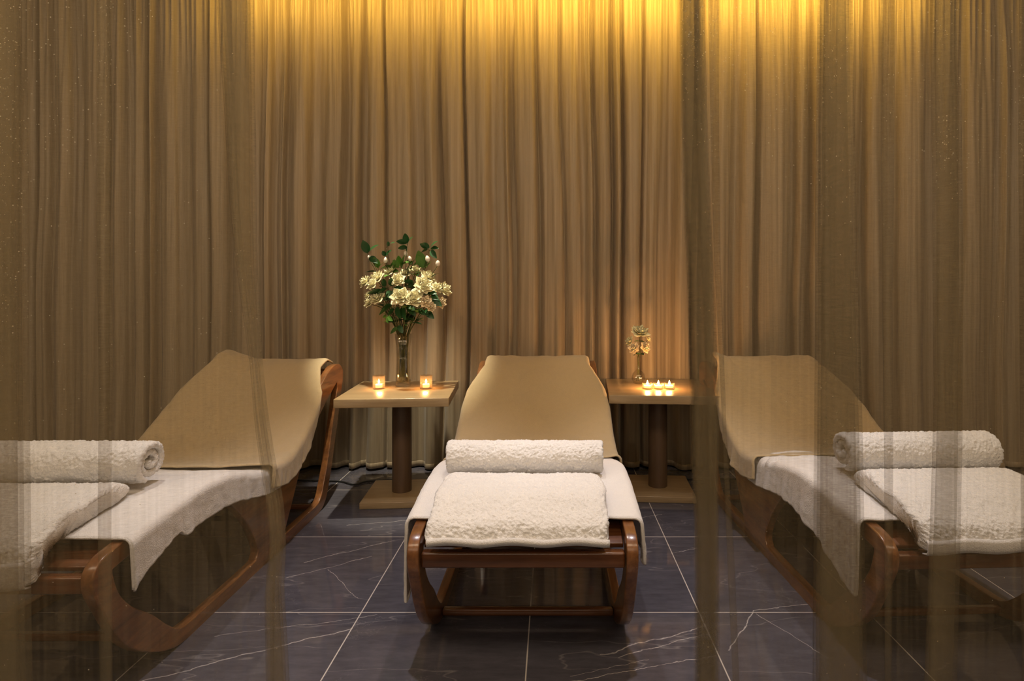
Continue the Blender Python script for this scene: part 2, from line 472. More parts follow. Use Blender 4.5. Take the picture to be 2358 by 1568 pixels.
c = lambda px, pb=None: edge([(0, px), (1568, px if pb is None else pb)])
hem_in = edge([(-400, 505), (0, 517), (200, 530), (450, 545), (600, 560), (750, 580), (850, 594), (950, 602), (1050, 616), (1150, 634), (1240, 640), (1350, 628), (1568, 630), (1800, 640)])
hem_out = edge([(-400, 578), (0, 581), (400, 585), (600, 588), (750, 597), (850, 601), (950, 613), (1050, 630), (1150, 651), (1240, 658), (1350, 652), (1568, 664), (1800, 672)])
hem_mid = edge([(-400, 540), (0, 548), (450, 565), (750, 590), (950, 608), (1150, 643), (1240, 650), (1568, 646), (1800, 655)])
left_keys = [(c(-330), 0, 20, .02), (c(-120), .02, 14, .01), (c(30), .01, 4, 0),
    (c(66, 80), -.006, 8, 0), (c(-60, -40), -.014, 8, 0), (c(65, 79), -.022, 6, 0), (c(-40, -20), -.030, 6, 0), (c(66, 80), -.038, 6, 0), (c(-50, -20), -.046, 6, 0), (c(65, 79), -.054, 4, 0),
    (c(110, 125), -.03, 14, .012), (c(238, 245), 0, 3, 0), (c(266, 268), -.012, 3, 0), (c(239, 246), -.022, 4, 0),
    (c(300, 305), -.03, 20, .02), (c(430, 450), .0, 12, .01), (hem_in, .012, 5, 0), (hem_out, .008, 6, 0), (hem_in, .0, 5, 0), (hem_out, -.008, 6, 0), (hem_in, -.014, 5, 0), (hem_out, -.02, 6, 0),
    (hem_in, -.028, 2, 0), (hem_mid, -.032, 2, 0), (hem_in, -.036, 3, 0), (hem_out, -.042, 1, 0)]
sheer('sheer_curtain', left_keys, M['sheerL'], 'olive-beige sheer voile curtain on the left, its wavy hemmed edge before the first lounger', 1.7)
a0 = edge([(-400, 1558), (0, 1564), (500, 1574), (900, 1590), (1200, 1601), (1568, 1600), (1800, 1600)])
a1 = edge([(-400, 1610), (0, 1612), (500, 1626), (900, 1644), (1200, 1645), (1568, 1645), (1800, 1645)])
am_ = edge([(-400, 1580), (0, 1585), (500, 1598), (900, 1615), (1200, 1622), (1568, 1622), (1800, 1622)])
f0 = edge([(-400, 1628), (0, 1630), (600, 1640), (1000, 1662), (1300, 1672), (1568, 1684), (1800, 1690)])
f1 = edge([(-400, 1650), (0, 1652), (600, 1652), (1000, 1668), (1300, 1686), (1568, 1696), (1800, 1702)])
b0 = edge([(-400, 1878), (0, 1878), (600, 1874), (1000, 1872), (1568, 1868), (1800, 1866)])
b1 = edge([(-400, 1944), (0, 1948), (600, 1958), (1000, 1970), (1568, 1980), (1800, 1984)])
c0 = edge([(-400, 2136), (0, 2137), (900, 2144), (1568, 2124), (1800, 2118)])
c1 = edge([(-400, 2202), (0, 2203), (600, 2207), (1000, 2205), (1568, 2194), (1800, 2190)])
d0 = c(2032, 2040); d1 = c(2058, 2050)
right_keys = [(a0, .012, 5, 0), (a1, .006, 5, 0), (a0, 0, 5, 0), (a1, -.006, 5, 0), (a0, -.012, 5, 0), (a1, -.018, 5, 0), (a0, -.024, 5, 0), (a1, -.030, 5, 0), (a0, -.036, 5, 0), (a1, -.040, 4, 0), (am_, -.044, 3, 0), (a1, -.05, 3, 0),
    (f1, -.02, 3, 0), (f0, -.01, 3, 0), (f1, 0, 8, 0), (c(1760), .01, 14, .016), (b1, .0, 8, 0), (b0, -.008, 8, 0), (b1, -.016, 8, 0), (b0, -.024, 8, 0), (b1, -.032, 8, 0), (b0, -.040, 8, 0), (b1, -.048, 4, 0),
    (c(1990, 2000), -.02, 6, .008), (d1, -.006, 3, 0), (d0, .004, 3, 0), (d1, .012, 6, .006), (c1, 0, 6, 0), (c0, -.007, 6, 0), (c1, -.014, 6, 0), (c0, -.021, 6, 0), (c1, -.028, 6, 0), (c(2260), -.02, 8, .012),
    (c(2322, 2350), -.005, 5, 0), (c(2420, 2410), 0, 5, 0), (c(2335, 2345), -.012, 5, 0), (c(2420, 2410), -.02, 5, 0), (c(2800), 0, 12, .02), (c(3000), 0, 1, 0)]
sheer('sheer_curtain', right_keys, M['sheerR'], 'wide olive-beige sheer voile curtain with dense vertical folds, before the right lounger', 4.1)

# ------------------------------------------------------------------ sun loungers
LW, LT = 0.665, 0.034
OUT = [(0.0, .385), (.012, .41), (.045, .428), (.12, .440), (.25, .457), (.38, .467), (.5, .468), (.6, .456), (.7, .432), (.8, .402), (.9, .380), (1.0, .378), (1.09, .405),
       (1.18, .447), (1.34, .553), (1.5, .658), (1.6, .712), (1.67, .728), (1.73, .724), (1.775, .695), (1.785, .65), (1.755, .56), (1.69, .38), (1.62, .20), (1.56, .075), (1.525, .03), (1.46, .004), (1.3, .0),
       (.9, .0), (.5, .0), (.39, .001), (.31, .016), (.222, .061), (.15, .115), (.09, .185), (.036, .284), (.006, .345)]
HOLE1 = [(.062, .375), (.088, .30), (.14, .235), (.215, .172), (.285, .10), (.335, .06), (.38, .046), (.5, .044), (.79, .044), (.83, .056), (.842, .085), (.825, .13), (.775, .21), (.69, .305), (.6, .375), (.5, .41), (.38, .418), (.25, .410), (.14, .396), (.08, .388)]
HOLE2 = [(1.07, .06), (1.1, .046), (1.25, .044), (1.42, .046), (1.475, .068), (1.51, .12), (1.57, .235), (1.64, .42), (1.695, .565), (1.705, .615), (1.69, .632), (1.66, .618), (1.5, .53), (1.36, .435), (1.27, .36), (1.21, .27), (1.14, .165)]
TOP = [(.0, .41)] + OUT[2:18]
def ztop(u): return interp(TOP_S, u)
TOP_S = cr([(a, b) for a, b in TOP], 6)

def side_frame(name, xc, parent):
    cu = bpy.data.curves.new(name, 'CURVE'); cu.dimensions = '2D'; cu.fill_mode = 'BOTH'
    cu.extrude = LT / 2 - 0.004; cu.bevel_depth = 0.004; cu.bevel_resolution = 2
    for pts in (OUT, HOLE1, HOLE2):
        P = cr(pts, 5, True)
        sp = cu.splines.new('POLY'); sp.points.add(len(P) - 1); sp.use_cyclic_u = True
        for q, (a, b) in zip(sp.points, P): q.co = (a, b, 0, 1)
    tmp = bpy.data.objects.new('tmp', cu); C.objects.link(tmp)
    dg = bpy.context.evaluated_depsgraph_get()
    me = bpy.data.meshes.new_from_object(tmp.evaluated_get(dg))
    bpy.data.objects.remove(tmp); bpy.data.curves.remove(cu)
    for v in me.vertices: v.co = (v.co.z + xc, v.co.x, v.co.y)
    o = link_mesh(name, me, M['wood'], parent, True)
    try: me.set_sharp_from_angle(angle=math.radians(40))
    except Exception: pass
    return o

def cross(name, u0, z0, u1, z1, th, parent, mat=None, inset=0.036):
    """a board between the side frames whose section runs from (u0,z0) to (u1,z1), th thick"""
    hw = LW / 2 - inset
    a = Vector((0, u0, z0)); b = Vector((0, u1, z1)); d = (b - a); L = d.length
    ang = math.atan2(z1 - z0, u1 - u0)
    bm = bmesh.new(); bmesh.ops.create_cube(bm, size=1)
    bmesh.ops.scale(bm, vec=(2 * hw, L, th), verts=bm.verts)
    bmesh.ops.bevel(bm, geom=list(bm.edges), offset=min(th, L) * 0.22, segments=3, affect='EDGES', profile=0.5)
    bmesh.ops.rotate(bm, cent=(0, 0, 0), matrix=Matrix.Rotation(ang, 3, 'X'), verts=bm.verts)
    bmesh.ops.translate(bm, vec=(a + b) / 2, verts=bm.verts)
    me = bpy.data.meshes.new(name); bm.to_mesh(me); bm.free()
    return link_mesh(name, me, mat or M['rail'], parent, True, False)

def make_lounger(label):
    r = empty('sun_lounger', (0, 0, 0), 0, label, 'lounger', 'bentwood loungers in a row')
    side_frame('side_frame', -LW / 2 + LT / 2, r)
    side_frame('side_frame', LW / 2 - LT / 2, r)
    cross('foot_rail', .030, .338, .030, .384, .03, r)
    cross('foot_panel', .060, .385, .20, .425, .016, r)
    cross('floor_stretcher', .335, .030, .36, .030, .024, r)
    cross('floor_stretcher', 1.44, .030, 1.465, .030, .024, r)
    for u in (.27, .40, .53, .66, .79, .92, 1.05, 1.18, 1.31, 1.44):
        s = (ztop(u + .03) - ztop(u - .03)) / .06
        cross('seat_slat', u - .045, ztop(u) - .026 - .045 * s, u + .045, ztop(u) - .026 + .045 * s, .016, r)
    cross('head_rail', 1.60, .69, 1.67, .70, .026, r)
    return r

# cloth laid over a lounger: u along the bed, hang over the sides
def drape(name, label, u0, u1, lift, hw, hang, mat, root_loc, rz, bump_=None, sag=0.0, front_drop=0.0, back_wrap=0.0, nu=150, nv=190, cat='towel', group=None, seed=0, wrinkle=0.004, fuzz=0.003, flare=0.03, wavy=0.0):
    r0 = 0.022
    V = []
    ed0, ed1, el, er = [], [], [], []
    for i in range(nu):
        t = i / (nu - 1); u = u0 + (u1 - u0) * t
        H_ = hw(u); hl, hr = hang(u)
        for j in range(nv):
            v = -1 + 2 * j / (nv - 1)
            side = -1 if v < 0 else 1
            h = hl if side < 0 else hr
            s = abs(v) * (H_ + h)
            uu, z, x = u, ztop(min(u, 1.67)) + lift, 0
            if u > 1.67: z -= (u - 1.67) * 0.3
            if s <= H_:
                x = s; q = s / H_
                z -= sag * max(0, 1 - q * q) * min(1, max(0, (u - .85) / .2)) * min(1, max(0.15, (1.72 - u) / .35))
                if bump_: z += bump_(u, side * s)
            else:
                e = s - H_
                if e < r0 * PI / 2:
                    a = e / r0; x = H_ + r0 * math.sin(a); z = z - r0 * (1 - math.cos(a))
                else:
                    e2 = e - r0 * PI / 2
                    w = noise.noise((u * 9, side * 3.1 + seed, 0)) * 0.5 + noise.noise((u * 22, side + seed, 2)) * 0.3
                    x = H_ + r0 + flare * min(1, e2 * 3) * e2 * 2 + abs(w) * 0.05 * min(1, e2 / .1)
                    z = z - r0 - e2
                if bump_: z += bump_(u, side * H_) * max(0, 1 - e / .08)
            z += wrinkle * noise.noise((side * s * 7, u * 9, seed)) + wrinkle * .6 * noise.noise((side * s * 19, u * 17, seed + 4))
            uu += wavy * (t if wavy > 0 else 1 - t) * noise.noise((side * s * 4.0, seed * 1.7, 3)) * 1.6
            V.append((side * x, uu, z))
    o = mesh_obj(name, V, grid_faces(nu, nv), mat)
    so = o.modifiers.new('thickness', 'SOLIDIFY'); so.thickness = 0.007; so.offset = 1.0
    # make the normals point up so the thickness grows outwards
    me = o.data
    up = sum(p.normal.z for p in me.polygons)
    if up < 0: me.flip_normals()
    if fuzz: displace(o, T_FUZZ2, fuzz)
    o.location = root_loc; o.rotation_euler = (0, 0, rz)
    tag(o, label, cat, group)
    # hem along the boundary
    idx = [j for j in range(nv)] + [i * nv + nv - 1 for i in range(1, nu)] + [(nu - 1) * nv + j for j in range(nv - 2, -1, -1)] + [i * nv for i in range(nu - 2, 0, -1)]
    hp = [Vector(V[k]) + Vector((0, 0, 0.003)) for k in idx[::2]]; hp.append(hp[0])
    tv, tf = tube(hp, 0.0042, 6, False)
    mesh_obj('hem', tv, tf, mat, o)
    return o

def spiral_roll(name, label, R, width, loc, rz, squash=0.95, start=0.3, group=None, seed=0, turns=2.6):
    th = R * .29; pitch = R * .335
    na = 330; nx = 210
    th_end = R - th / 2
    def path(a):                       # a from 0 (outer tail) inward
        return th_end - pitch * a / (2 * PI)
    A = [i / (na - 1) * turns * 2 * PI for i in range(na)]
    outer, inner = [], []
    for a in A:
        r = path(a); ang = start - a
        k = 1.0
        if a > (turns - .12) * 2 * PI: k = max(.15, (turns * 2 * PI - a) / (.12 * 2 * PI)) ** .5
        if a < .25: k = max(.3, (a / .25)) ** .5
        outer.append(((r + th * .5 * k), ang)); inner.append(((r - th * .5 * k), ang))
    loop = outer + inner[::-1]
    L = len(loop)
    V = []
    ends = [0.0, 0.003, 0.008, 0.015]
    xs = [-width / 2 + e for e in ends] + [-width / 2 + .015 + (width - .03) * i / (nx - 1) for i in range(1, nx - 1)] + [width / 2 - e for e in ends[::-1]]
    for x in xs:
        de = min(x + width / 2, width / 2 - x)
        g = math.sqrt(max(0, 1 - (1 - min(1, de / .008)) ** 2)) if de < .008 else 1
        g = .25 + .75 * g
        for q, (r, a) in enumerate(loop):
            mid = (outer[q] if q < na else outer[2 * na - 1 - q])[0] * .5 + (inner[q] if q < na else inner[2 * na - 1 - q])[0] * .5
            rr = mid + (r - mid) * g
            lay = (q if q < na else 2 * na - 1 - q) / na
            xo = 0.012 * noise.noise((lay * 3.0, seed, 1 if x < 0 else 5)) * (1 if abs(x) > width * .3 else 0) * (abs(x) / (width / 2))
            wob = 1 + .035 * noise.noise((math.cos(a) * 1.2, math.sin(a) * 1.2, x * 3 + seed))
            V.append((x + xo, rr * wob * math.cos(a), rr * wob * math.sin(a) * squash))
    Fc = grid_faces(len(xs), L, True)
    for base in (0, (len(xs) - 1) * L):
        for q in range(na - 1):
            Fc.append((base + q, base + q + 1, base + L - 2 - q, base + L - 1 - q))
    o = mesh_obj(name, V, Fc, M['fluffy'])
    displace(o, T_FUZZ2, 0.006); displace(o, T_FUZZ, 0.0085)
    o.location = loc; o.rotation_euler = (0, 0, rz)
    return tag(o, label, 'towel', group)

def folded_towel(name, label, width, loc, rz, hang=0.0, group=None, seed=0, kk=0.0):
    """thick folded towel lying on the foot of a lounger, its front bulging over the foot rail"""
    b = lambda u, k: (u, ztop(max(u, 0)) + .028 + k)
    sec = [b(.345, kk * .4), b(.315, .018 + kk), b(.25, .036 + kk), b(.17, .055), b(.10, .064), (.035, .50), (-.008, .476), (-.028, .440), (-.03, .418 - hang), (-.012, .408 - hang), (.006, .425), (.05, .452), b(.12, .0), b(.22, .0)]
    S = cr(sec, 16, True); L = len(S)
    cy = sum(p[0] for p in S) / L; cz = sum(p[1] for p in S) / L
    nx = 200; V = []
    e = .028
    for i in range(nx + 1):
        x = -width / 2 + width * i / nx
        de = min(x + width / 2, width / 2 - x)
        g = 1 if de > e else .80 + .20 * math.sqrt(max(0, 1 - (1 - de / e) ** 2))
        for k, (u, z) in enumerate(S):
            w = .006 * noise.noise((x * 6, u * 9, z * 9 + seed))
            # keep the underside flat on the bed, close only towards it
            V.append((x + .010 * noise.noise((u * 8, z * 8, seed + (3 if x > 0 else 0))) * (abs(x) / (width / 2)) ** 6, cy + (u - cy) * g, z + (cz - .02 - z) * (1 - g) + w))
    Fc = grid_faces(nx + 1, L, True)
    Fc.append(tuple(range(L))); Fc.append(tuple(range(nx * L, nx * L + L)))
    o = mesh_obj(name, V, Fc, M['fluffy'])
    displace(o, T_FUZZ2, 0.006); displace(o, T_FUZZ, 0.0085)
    o.location = loc; o.rotation_euler = (0, 0, rz)
    # woven border strip along the front lower edge
    tag(o, label, 'towel', group)
    bv = []
    strip = [(-.0335, .446), (-.037, .436), (-.037, .416 - hang), (-.03, .404 - hang), (-.012, .399 - hang)]
    for i in range(41):
        x = -width / 2 * .985 + width * .985 * i / 40
        for u, z in strip: bv.append((x, u, z + .003 * math.sin(i * .45 + seed)))
    s = mesh_obj('border_band', bv, grid_faces(41, len(strip)), M['white'], o)
    sm = s.modifiers.new('t', 'SOLIDIFY'); sm.thickness = .004
    return o

def loc_on(root, u, x=0, z=0):
    a = root.rotation_euler.z
    return (root.location.x + x * math.cos(a) - u * math.sin(a), root.location.y + x * math.sin(a) + u * math.cos(a), z)

L0 = make_lounger('bentwood lounger in the middle, between the two side tables')
L0.location = (-.085, 1.645, 0)
L1 = copy_tree(L0); L1['label'] = 'bentwood lounger on the left, seen through the left sheer curtain'
L1.location = (-1.5325, 1.50, 0)
L2 = copy_tree(L0); L2['label'] = 'bentwood lounger on the right, seen through the right sheer curtain'
L2.location = (1.285, 1.645, 0); L2.rotation_euler.z = math.radians(2.6)

def hw_back(u): return interp([(.8, .360), (1.3, .352), (1.40, .34), (1.50, .30), (1.57, .272), (1.75, .270)], u)
def hw_leg(u): return .335
places = [
    (L0, 'middle', dict(back_hang=[(.8, .10), (1.25, .07), (1.45, .02), (1.75, .02)], back_hang_l=None,
        leg=lambda u: (interp([(.1, .27), (.2, .24), (.45, .13), (.95, .1)], u), interp([(.1, .155), (.2, .15), (.4, .12), (.95, .1)], u)), flare=.0, bump=None, R=.0655, dx=-.012, dxf=-.012)),
    (L1, 'left', dict(back_hang=[(.8, .10), (1.1, .12), (1.25, .10), (1.36, .03), (1.45, .012), (1.75, .02)],
        leg=lambda u: (interp([(.1, .2), (.5, .12), (.95, .1)], u), interp([(.08, .17), (.16, .13), (.3, .10), (.33, .125), (.6, .115), (.95, .1)], u)),
        bump=lambda u, x: .048 * max(0, min(1, (-x - .1) / .15)) * max(0, min(1, (u - 1.35) / .25)), R=.080, dx=-.085, dxf=-.08)),
    (L2, 'right', dict(back_hang=[(.8, .10), (1.1, .12), (1.25, .10), (1.36, .03), (1.45, .012), (1.75, .02)],
        leg=lambda u: (interp([(.1, .24), (.17, .235), (.3, .19), (.6, .14), (.95, .1)], u), interp([(.1, .2), (.5, .12), (.95, .1)], u)),
        bump=lambda u, x: .025 * max(0, min(1, (-x - .2) / .08)) * max(0, min(1, (u - 1.4) / .2)), ridge=lambda u, x: .020 * max(0, math.sin((u - x * .25) * 2 * PI / .075)) * max(0, min(1, (u - .66) / .1)) * max(0, min(1, (.02 - x) / .15)), R=.077, dx=.045, dxf=.02)),
]
for root, side, p in places:
    rl, rz = tuple(root.location), root.rotation_euler.z
    bh = p['back_hang']
    drape('back_towel', f'cream terry towel covering the backrest of the {side} lounger', .84, 1.745, .033, hw_back, lambda u: (interp(bh, u), interp(bh, u)), M['cream'], rl, rz,
          bump_=p['bump'], sag=.022, group='cream backrest towels', seed=3 + len(side), wrinkle=.005, fuzz=.0022, wavy=-.03)
    drape('leg_towel', f'white towel spread over the leg rest of the {side} lounger, corners hanging down', .10, .98, .012, hw_leg, p['leg'], M['white'], rl, rz,
          group='white leg rest towels', seed=9 + len(side), wrinkle=.0035, fuzz=.003, flare=p.get('flare', .02), wavy=.03, bump_=p.get('ridge'))
    R = p['R']
    spiral_roll('rolled_towel', f'rolled white fluffy towel lying across the {side} lounger', R, .55, loc_on(root, .425, p['dx'], ztop(.425) + .024 + R * .94 - (.006 if side == 'middle' else -.004)), rz,
                start=-PI * .62, group='rolled white towels', seed=len(side), turns=2.3)
    o = folded_towel('folded_towel', f'thick folded white towel on the foot end of the {side} lounger', .525, loc_on(root, 0, p['dxf'], 0), rz, hang={'middle': -.018, 'left': .03, 'right': .0}[side], group='folded white towels', seed=len(side) * 2, kk=.008 if side == 'middle' else .024)

# ------------------------------------------------------------------ side tables
HT = .595
def make_table(label):
    r = empty('side_table', (0, 0, 0), 0, label, 'table', 'pedestal side tables')
    rbox('tabletop', (.575, .565, .045), (0, 0, HT - .0225), M['oak'], r, .003)
    v, f = lathe([(.0, .03), (.053, .03), (.053, .56), (0, .56)], 48)
    o = mesh_obj('pedestal', v, f, M['pole'], r)
    try: o.data.set_sharp_from_angle(angle=math.radians(40))
    except Exception: pass
    rbox('base_plate', (.37, .365, .034), (0, 0, .017), M['oak'], r, .003)
    return r
T0 = make_table('square oak pedestal table carrying the big flower vase')
T0.location = (-.836, 3.185, 0); T0.rotation_euler.z = math.radians(4.2)
T1 = copy_tree(T0); T1['label'] = 'square oak pedestal table carrying the small bud vase and tealights'
T1.location = (.60, 3.265, 0); T1.rotation_euler.z = math.radians(-3.6)

# ------------------------------------------------------------------ candles
def cup(name, r, h, loc, label, group, flare=1.0):
    prof = [(0.0, .0), (r * .93, .0), (r, .003), (r * flare, h), (r * flare - .0025, h), (r - .003, .008), (0, .007)]
    v, f = lathe(prof, 40)
    o = mesh_obj(name, v, f, M['cupglass']); o.location = loc
    tag(o, label, 'candle holder', group); return o
def candle(loc, r, h, label, group, fl=1.0):
    e = empty('tealight_candle', loc, 0, label, 'candle', group)
    v, f = lathe([(0, 0), (r, 0), (r, h), (r * .85, h - .001), (r * .3, h - .003), (0, h - .003)], 32)
    mesh_obj('wax', v, f, M['wax'], e)
    v, f = tube([(0, 0, h - .004), (.0005, 0, h + .004), (.001, 0, h + .007)], .0009, 6)
    mesh_obj('wick', v, f, M['wick'], e)
    v, f = lathe([(0.0001, h + .003), (.0036 * fl, h + .007), (.0046 * fl, h + .012), (.003 * fl, h + .019), (.0012 * fl, h + .025), (.0001, h + .029)], 16)
    mesh_obj('flame', v, f, M['flame'], e)
    return e
def candle_light(loc, en, col=(1.0, .50, .17)):
    l = bpy.data.lights.new('candle_glow', 'POINT'); l.energy = en; l.color = col; l.shadow_soft_size = .012
    o = bpy.data.objects.new('candle_glow', l); C.objects.link(o); o.location = loc
for x, y, w in ((-.967, 3.195, 'left'), (-.705, 3.20, 'right')):
    cup('candle_glass', .034, .074, (x, y, HT + .0005), f'glass tumbler with a lit candle, {w} of the big flower vase', 'candle tumblers by the big vase')
    candle((x, y, HT + .0085), .019, .018, f'lit tealight candle in the tumbler {w} of the big vase', 'tealights by the big vase', 1.25)
    candle_light((x, y, HT + .048), 1.6)
for k, x in enumerate((.529, .590, .651)):
    w = ('nearest the bud vase', 'in the middle of the row of three', 'at the right end of the row of three')[k]
    cup('tealight_cup', .029, .034, (x, 3.19, HT + .0005), f'small clear glass tealight cup {w}', 'tealight cups on the right table')
    candle((x, 3.19, HT + .0085), .019, .012, f'lit tealight candle in the cup {w}', 'tealights on the right table', 1.25)
    candle_light((x, 3.19, HT + .042), 3.2)

# ------------------------------------------------------------------ flowers
def petal_mesh(V, Fc, w, h, cup_, open_, ang, base_r, z0, rnd):
    """append one petal standing at angle ang, opened by open_ radians"""
    nu_, nv_ = 6, 7; off = len(V)
    for i in range(nu_):
        t = i / (nu_ - 1)
        o_ = open_ * (0.25 + 0.75 * t) ; 
        rr = base_r + h * (math.sin(open_) * t + cup_ * .12 * math.sin(PI * t)) + (.12 * h * t * t * max(0, open_ - .5))
        zz = z0 + h * math.cos(open_) * t - .10 * h * t ** 3 * open_
        wd = w * .66 * min(1, .45 + 1.1 * t) * math.sqrt(max(0.02, 1 - max(0, (t - .55) / .47) ** 2))
        for j in range(nv_):
            s = -1 + 2 * j / (nv_ - 1)
            a = ang + s * wd / max(.35 * w + rr, .001) * .9
            rz_ = rr - cup_ * .14 * w * s * s * t
            tipd = -.10 * h * s * s * (t ** 2)
            V.append((rz_ * math.cos(a), rz_ * math.sin(a), zz + tipd + rnd.uniform(-.02, .02) * h))
    Fc += grid_faces(nu_, nv_, False, off)
def blossom_mesh(seed, full=True):
    rnd = random.Random(seed); V, Fc = [], []
    layers = [(3, .50, .58, .08, .03), (4, .62, .66, .30, .06), (5, .78, .72, .60, .08), (6, .95, .80, .85, .09), (7, 1.05, .86, 1.12, .09)]
    if not full: layers = layers[1:4]
    for li, (n_, w, h, op, br) in enumerate(layers):
        for k in range(n_):
            petal_mesh(V, Fc, w * rnd.uniform(.9, 1.1), h * rnd.uniform(.9, 1.08), 1.0, op + rnd.uniform(-.1, .1), 2 * PI * (k + li * .37) / n_ + rnd.uniform(-.15, .15), br, -.12 * li * .4, rnd)
    me = bpy.data.meshes.new('blossom'); me.from_pydata(V, [], Fc)
    me.polygons.foreach_set('use_smooth', [True] * len(me.polygons)); me.update()
    return me
def bud_mesh():
    V, Fc = lathe([(.001, -.5), (.32, -.32), (.42, 0), (.33, .35), (.12, .58), (.001, .64)], 14)
    me = bpy.data.meshes.new('bud'); me.from_pydata(V, [], Fc)
    me.polygons.foreach_set('use_smooth', [True] * len(me.polygons)); me.update(); return me
def leaf_mesh():
    V, Fc = [], []
    n_, m_ = 11, 5
    for i in range(n_):
        t = i / (n_ - 1); w = .30 * math.sin(PI * t ** .85) ** .8 * (1 - .15 * t)
        for j in range(m_):
            s = -1 + 2 * j / (m_ - 1)
            V.append((t, s * w, .10 * abs(s) * w * 4 * .5 - .22 * t * t))
    Fc = grid_faces(n_, m_)
    me = bpy.data.meshes.new('leaf'); me.from_pydata(V, [], Fc)
    me.polygons.foreach_set('use_smooth', [True] * len(me.polygons)); me.update(); return me
BL = [blossom_mesh(s) for s in (1, 2, 3)]
BUD, LEAF, LEAF2 = bud_mesh(), leaf_mesh(), leaf_mesh()
for b in BL: b.materials.append(M['petal'])
BL2 = [blossom_mesh(s) for s in (7, 8)]
for b in BL2: b.materials.append(M['petal2'])
BUD.materials.append(M['bud']); LEAF.materials.append(M['leaf']); LEAF2.materials.append(M['leaf2'])
def child(name, me, parent, loc, rot=(0, 0, 0), scale=1):
    o = bpy.data.objects.new(name, me); C.objects.link(o); o.parent = parent
    o.location = loc; o.rotation_euler = rot; o.scale = (scale,) * 3; return o
def look(dirv):
    return Vector(dirv).to_track_quat('Z', 'Y').to_euler()
def lookx(dirv, roll=0):
    q = Vector(dirv).to_track_quat('X', 'Z'); return (q @ Matrix.Rotation(roll, 3, 'X').to_quaternion()).to_euler()

VB = Vector((-.855, 3.29, HT))           # big vase
v, f = lathe([(0, .001), (.040, .001), (.0425, .004), (.0395, .06), (.0365, .14), (.038, .22), (.046, .30), (.0435, .30), (.0355, .22), (.034, .14), (.036, .06), (.037, .018), (0, .017)], 48, 3.0)
vase = mesh_obj('glass_vase', v, f, M['glass']); vase.location = VB
tag(vase, 'tall slim clear glass vase holding the big white bouquet on the left table', 'vase')
v, f = lathe([(0, .019), (.0355, .019), (.0345, .06), (.0325, .14), (.0335, .19), (0, .19)], 32, 3.0)
w = mesh_obj('water', v, f, M['water'], vase)

rs = random.Random(5)
def at(px, py, d): return Vector(((px - PX) / F * d, d, H - (py - PY) / F * d))
def crop(cx, cy, d): return at(750 + cx / 3.408, 500 + cy / 3.408, d)
slot = [0]
def stem_path(head, base=VB, rim=.30, r_in=.026, droop=0):
    k = slot[0]; slot[0] += 1
    a = k * 2.399963; rr = r_in * math.sqrt(((k * 7) % 30 + .5) / 30)
    b = base + Vector((rr * math.cos(a), rr * math.sin(a), .022 + .004 * (k % 4)))
    dirn = (head - base); 
    m_ = base + Vector((.9 * rr * math.cos(a + .8) + dirn.x * .03, .9 * rr * math.sin(a + .8) + dirn.y * .03, rim * .55))
    t_ = base + Vector((max(-.036, min(.036, dirn.x * .14 + rr * math.cos(a) * .6)), max(-.034, min(.034, dirn.y * .14 + rr * math.sin(a) * .6)), rim))
    q = t_ + (head - t_) * .5 + Vector((0, 0, .05 + droop))
    return cr([b, m_, t_, q, head], 7)
def flower(cx, cy, rad, d, label, kind='white_rose', me=None, leaves=2, tilt=None, group='white blooms in the big vase', cat='flower', mesh_leaf=None):
    head = crop(cx, cy, d)
    e = empty(kind, VB + Vector((0, 0, .02)), 0, label, cat, group)
    loc = lambda p: Vector(p) - e.location
    P = stem_path(head - Vector((0, 0, rad * .25)))
    tv, tf = tube([loc(p) for p in P], .0022, 6)
    mesh_obj('stem', tv, tf, M['stem'], e)
    out = Vector((head.x - VB.x, head.y - VB.y - .12, 0)) ; out.z = .16
    if tilt: out = Vector(tilt)
    child('blossom' if kind != 'flower_bud' else 'bud', me or BL[slot[0] % 3], e, loc(head), look(out), rad)
    for k in range(leaves):
        i = int(len(P) * (.62 + .12 * k)); p = P[min(i, len(P) - 2)]
        a = rs.uniform(0, 2 * PI)
        child('leaf', mesh_leaf or (LEAF if rs.random() < .6 else LEAF2), e, loc(p), lookx((math.cos(a), math.sin(a) - .3, rs.uniform(-.1, .6)), rs.uniform(-.5, .5)), rs.uniform(.05, .075))
    return e
fl = [(315, 505, 62, 3.27, 'white bloom at the far left edge of the big bouquet'),
      (405, 475, 66, 3.25, 'white bloom in the upper left of the big bouquet, beside the far left one'),
      (365, 525, 52, 3.19, 'smaller white bloom tucked below the two upper left blooms of the big bouquet'),
      (500, 425, 56, 3.30, 'white bloom at the top left of the big bouquet under the buds'),
      (562, 490, 62, 3.20, 'round white bloom left of centre in the big bouquet'),
      (625, 440, 50, 3.31, 'white bloom at the top centre of the big bouquet'),
      (700, 420, 58, 3.36, 'creamy bloom at the back top right of the big bouquet'),
      (765, 535, 80, 3.17, 'largest open white bloom, right of centre in the big bouquet'),
      (805, 470, 66, 3.27, 'white bloom above the largest one in the big bouquet'),
      (872, 555, 48, 3.24, 'small white bloom at the right of the largest one'),
      (930, 565, 66, 3.28, 'white bloom at the far right edge of the big bouquet'),
      (588, 625, 82, 3.13, 'full white bloom at the lower front, left of the pair'),
      (690, 635, 80, 3.14, 'full white bloom at the lower front, right of the pair'),
      (405, 630, 66, 3.20, 'white bloom at the lower left of the big bouquet'),
      (345, 665, 54, 3.24, 'lowest white bloom at the left of the big bouquet'),
      (332, 610, 36, 3.25, 'tiny white bloom above the lowest left bloom')]
for cx, cy, r_, d, lab in fl:
    flower(cx, cy, 1.22 * r_ / 3.408 / F * d, d, lab)
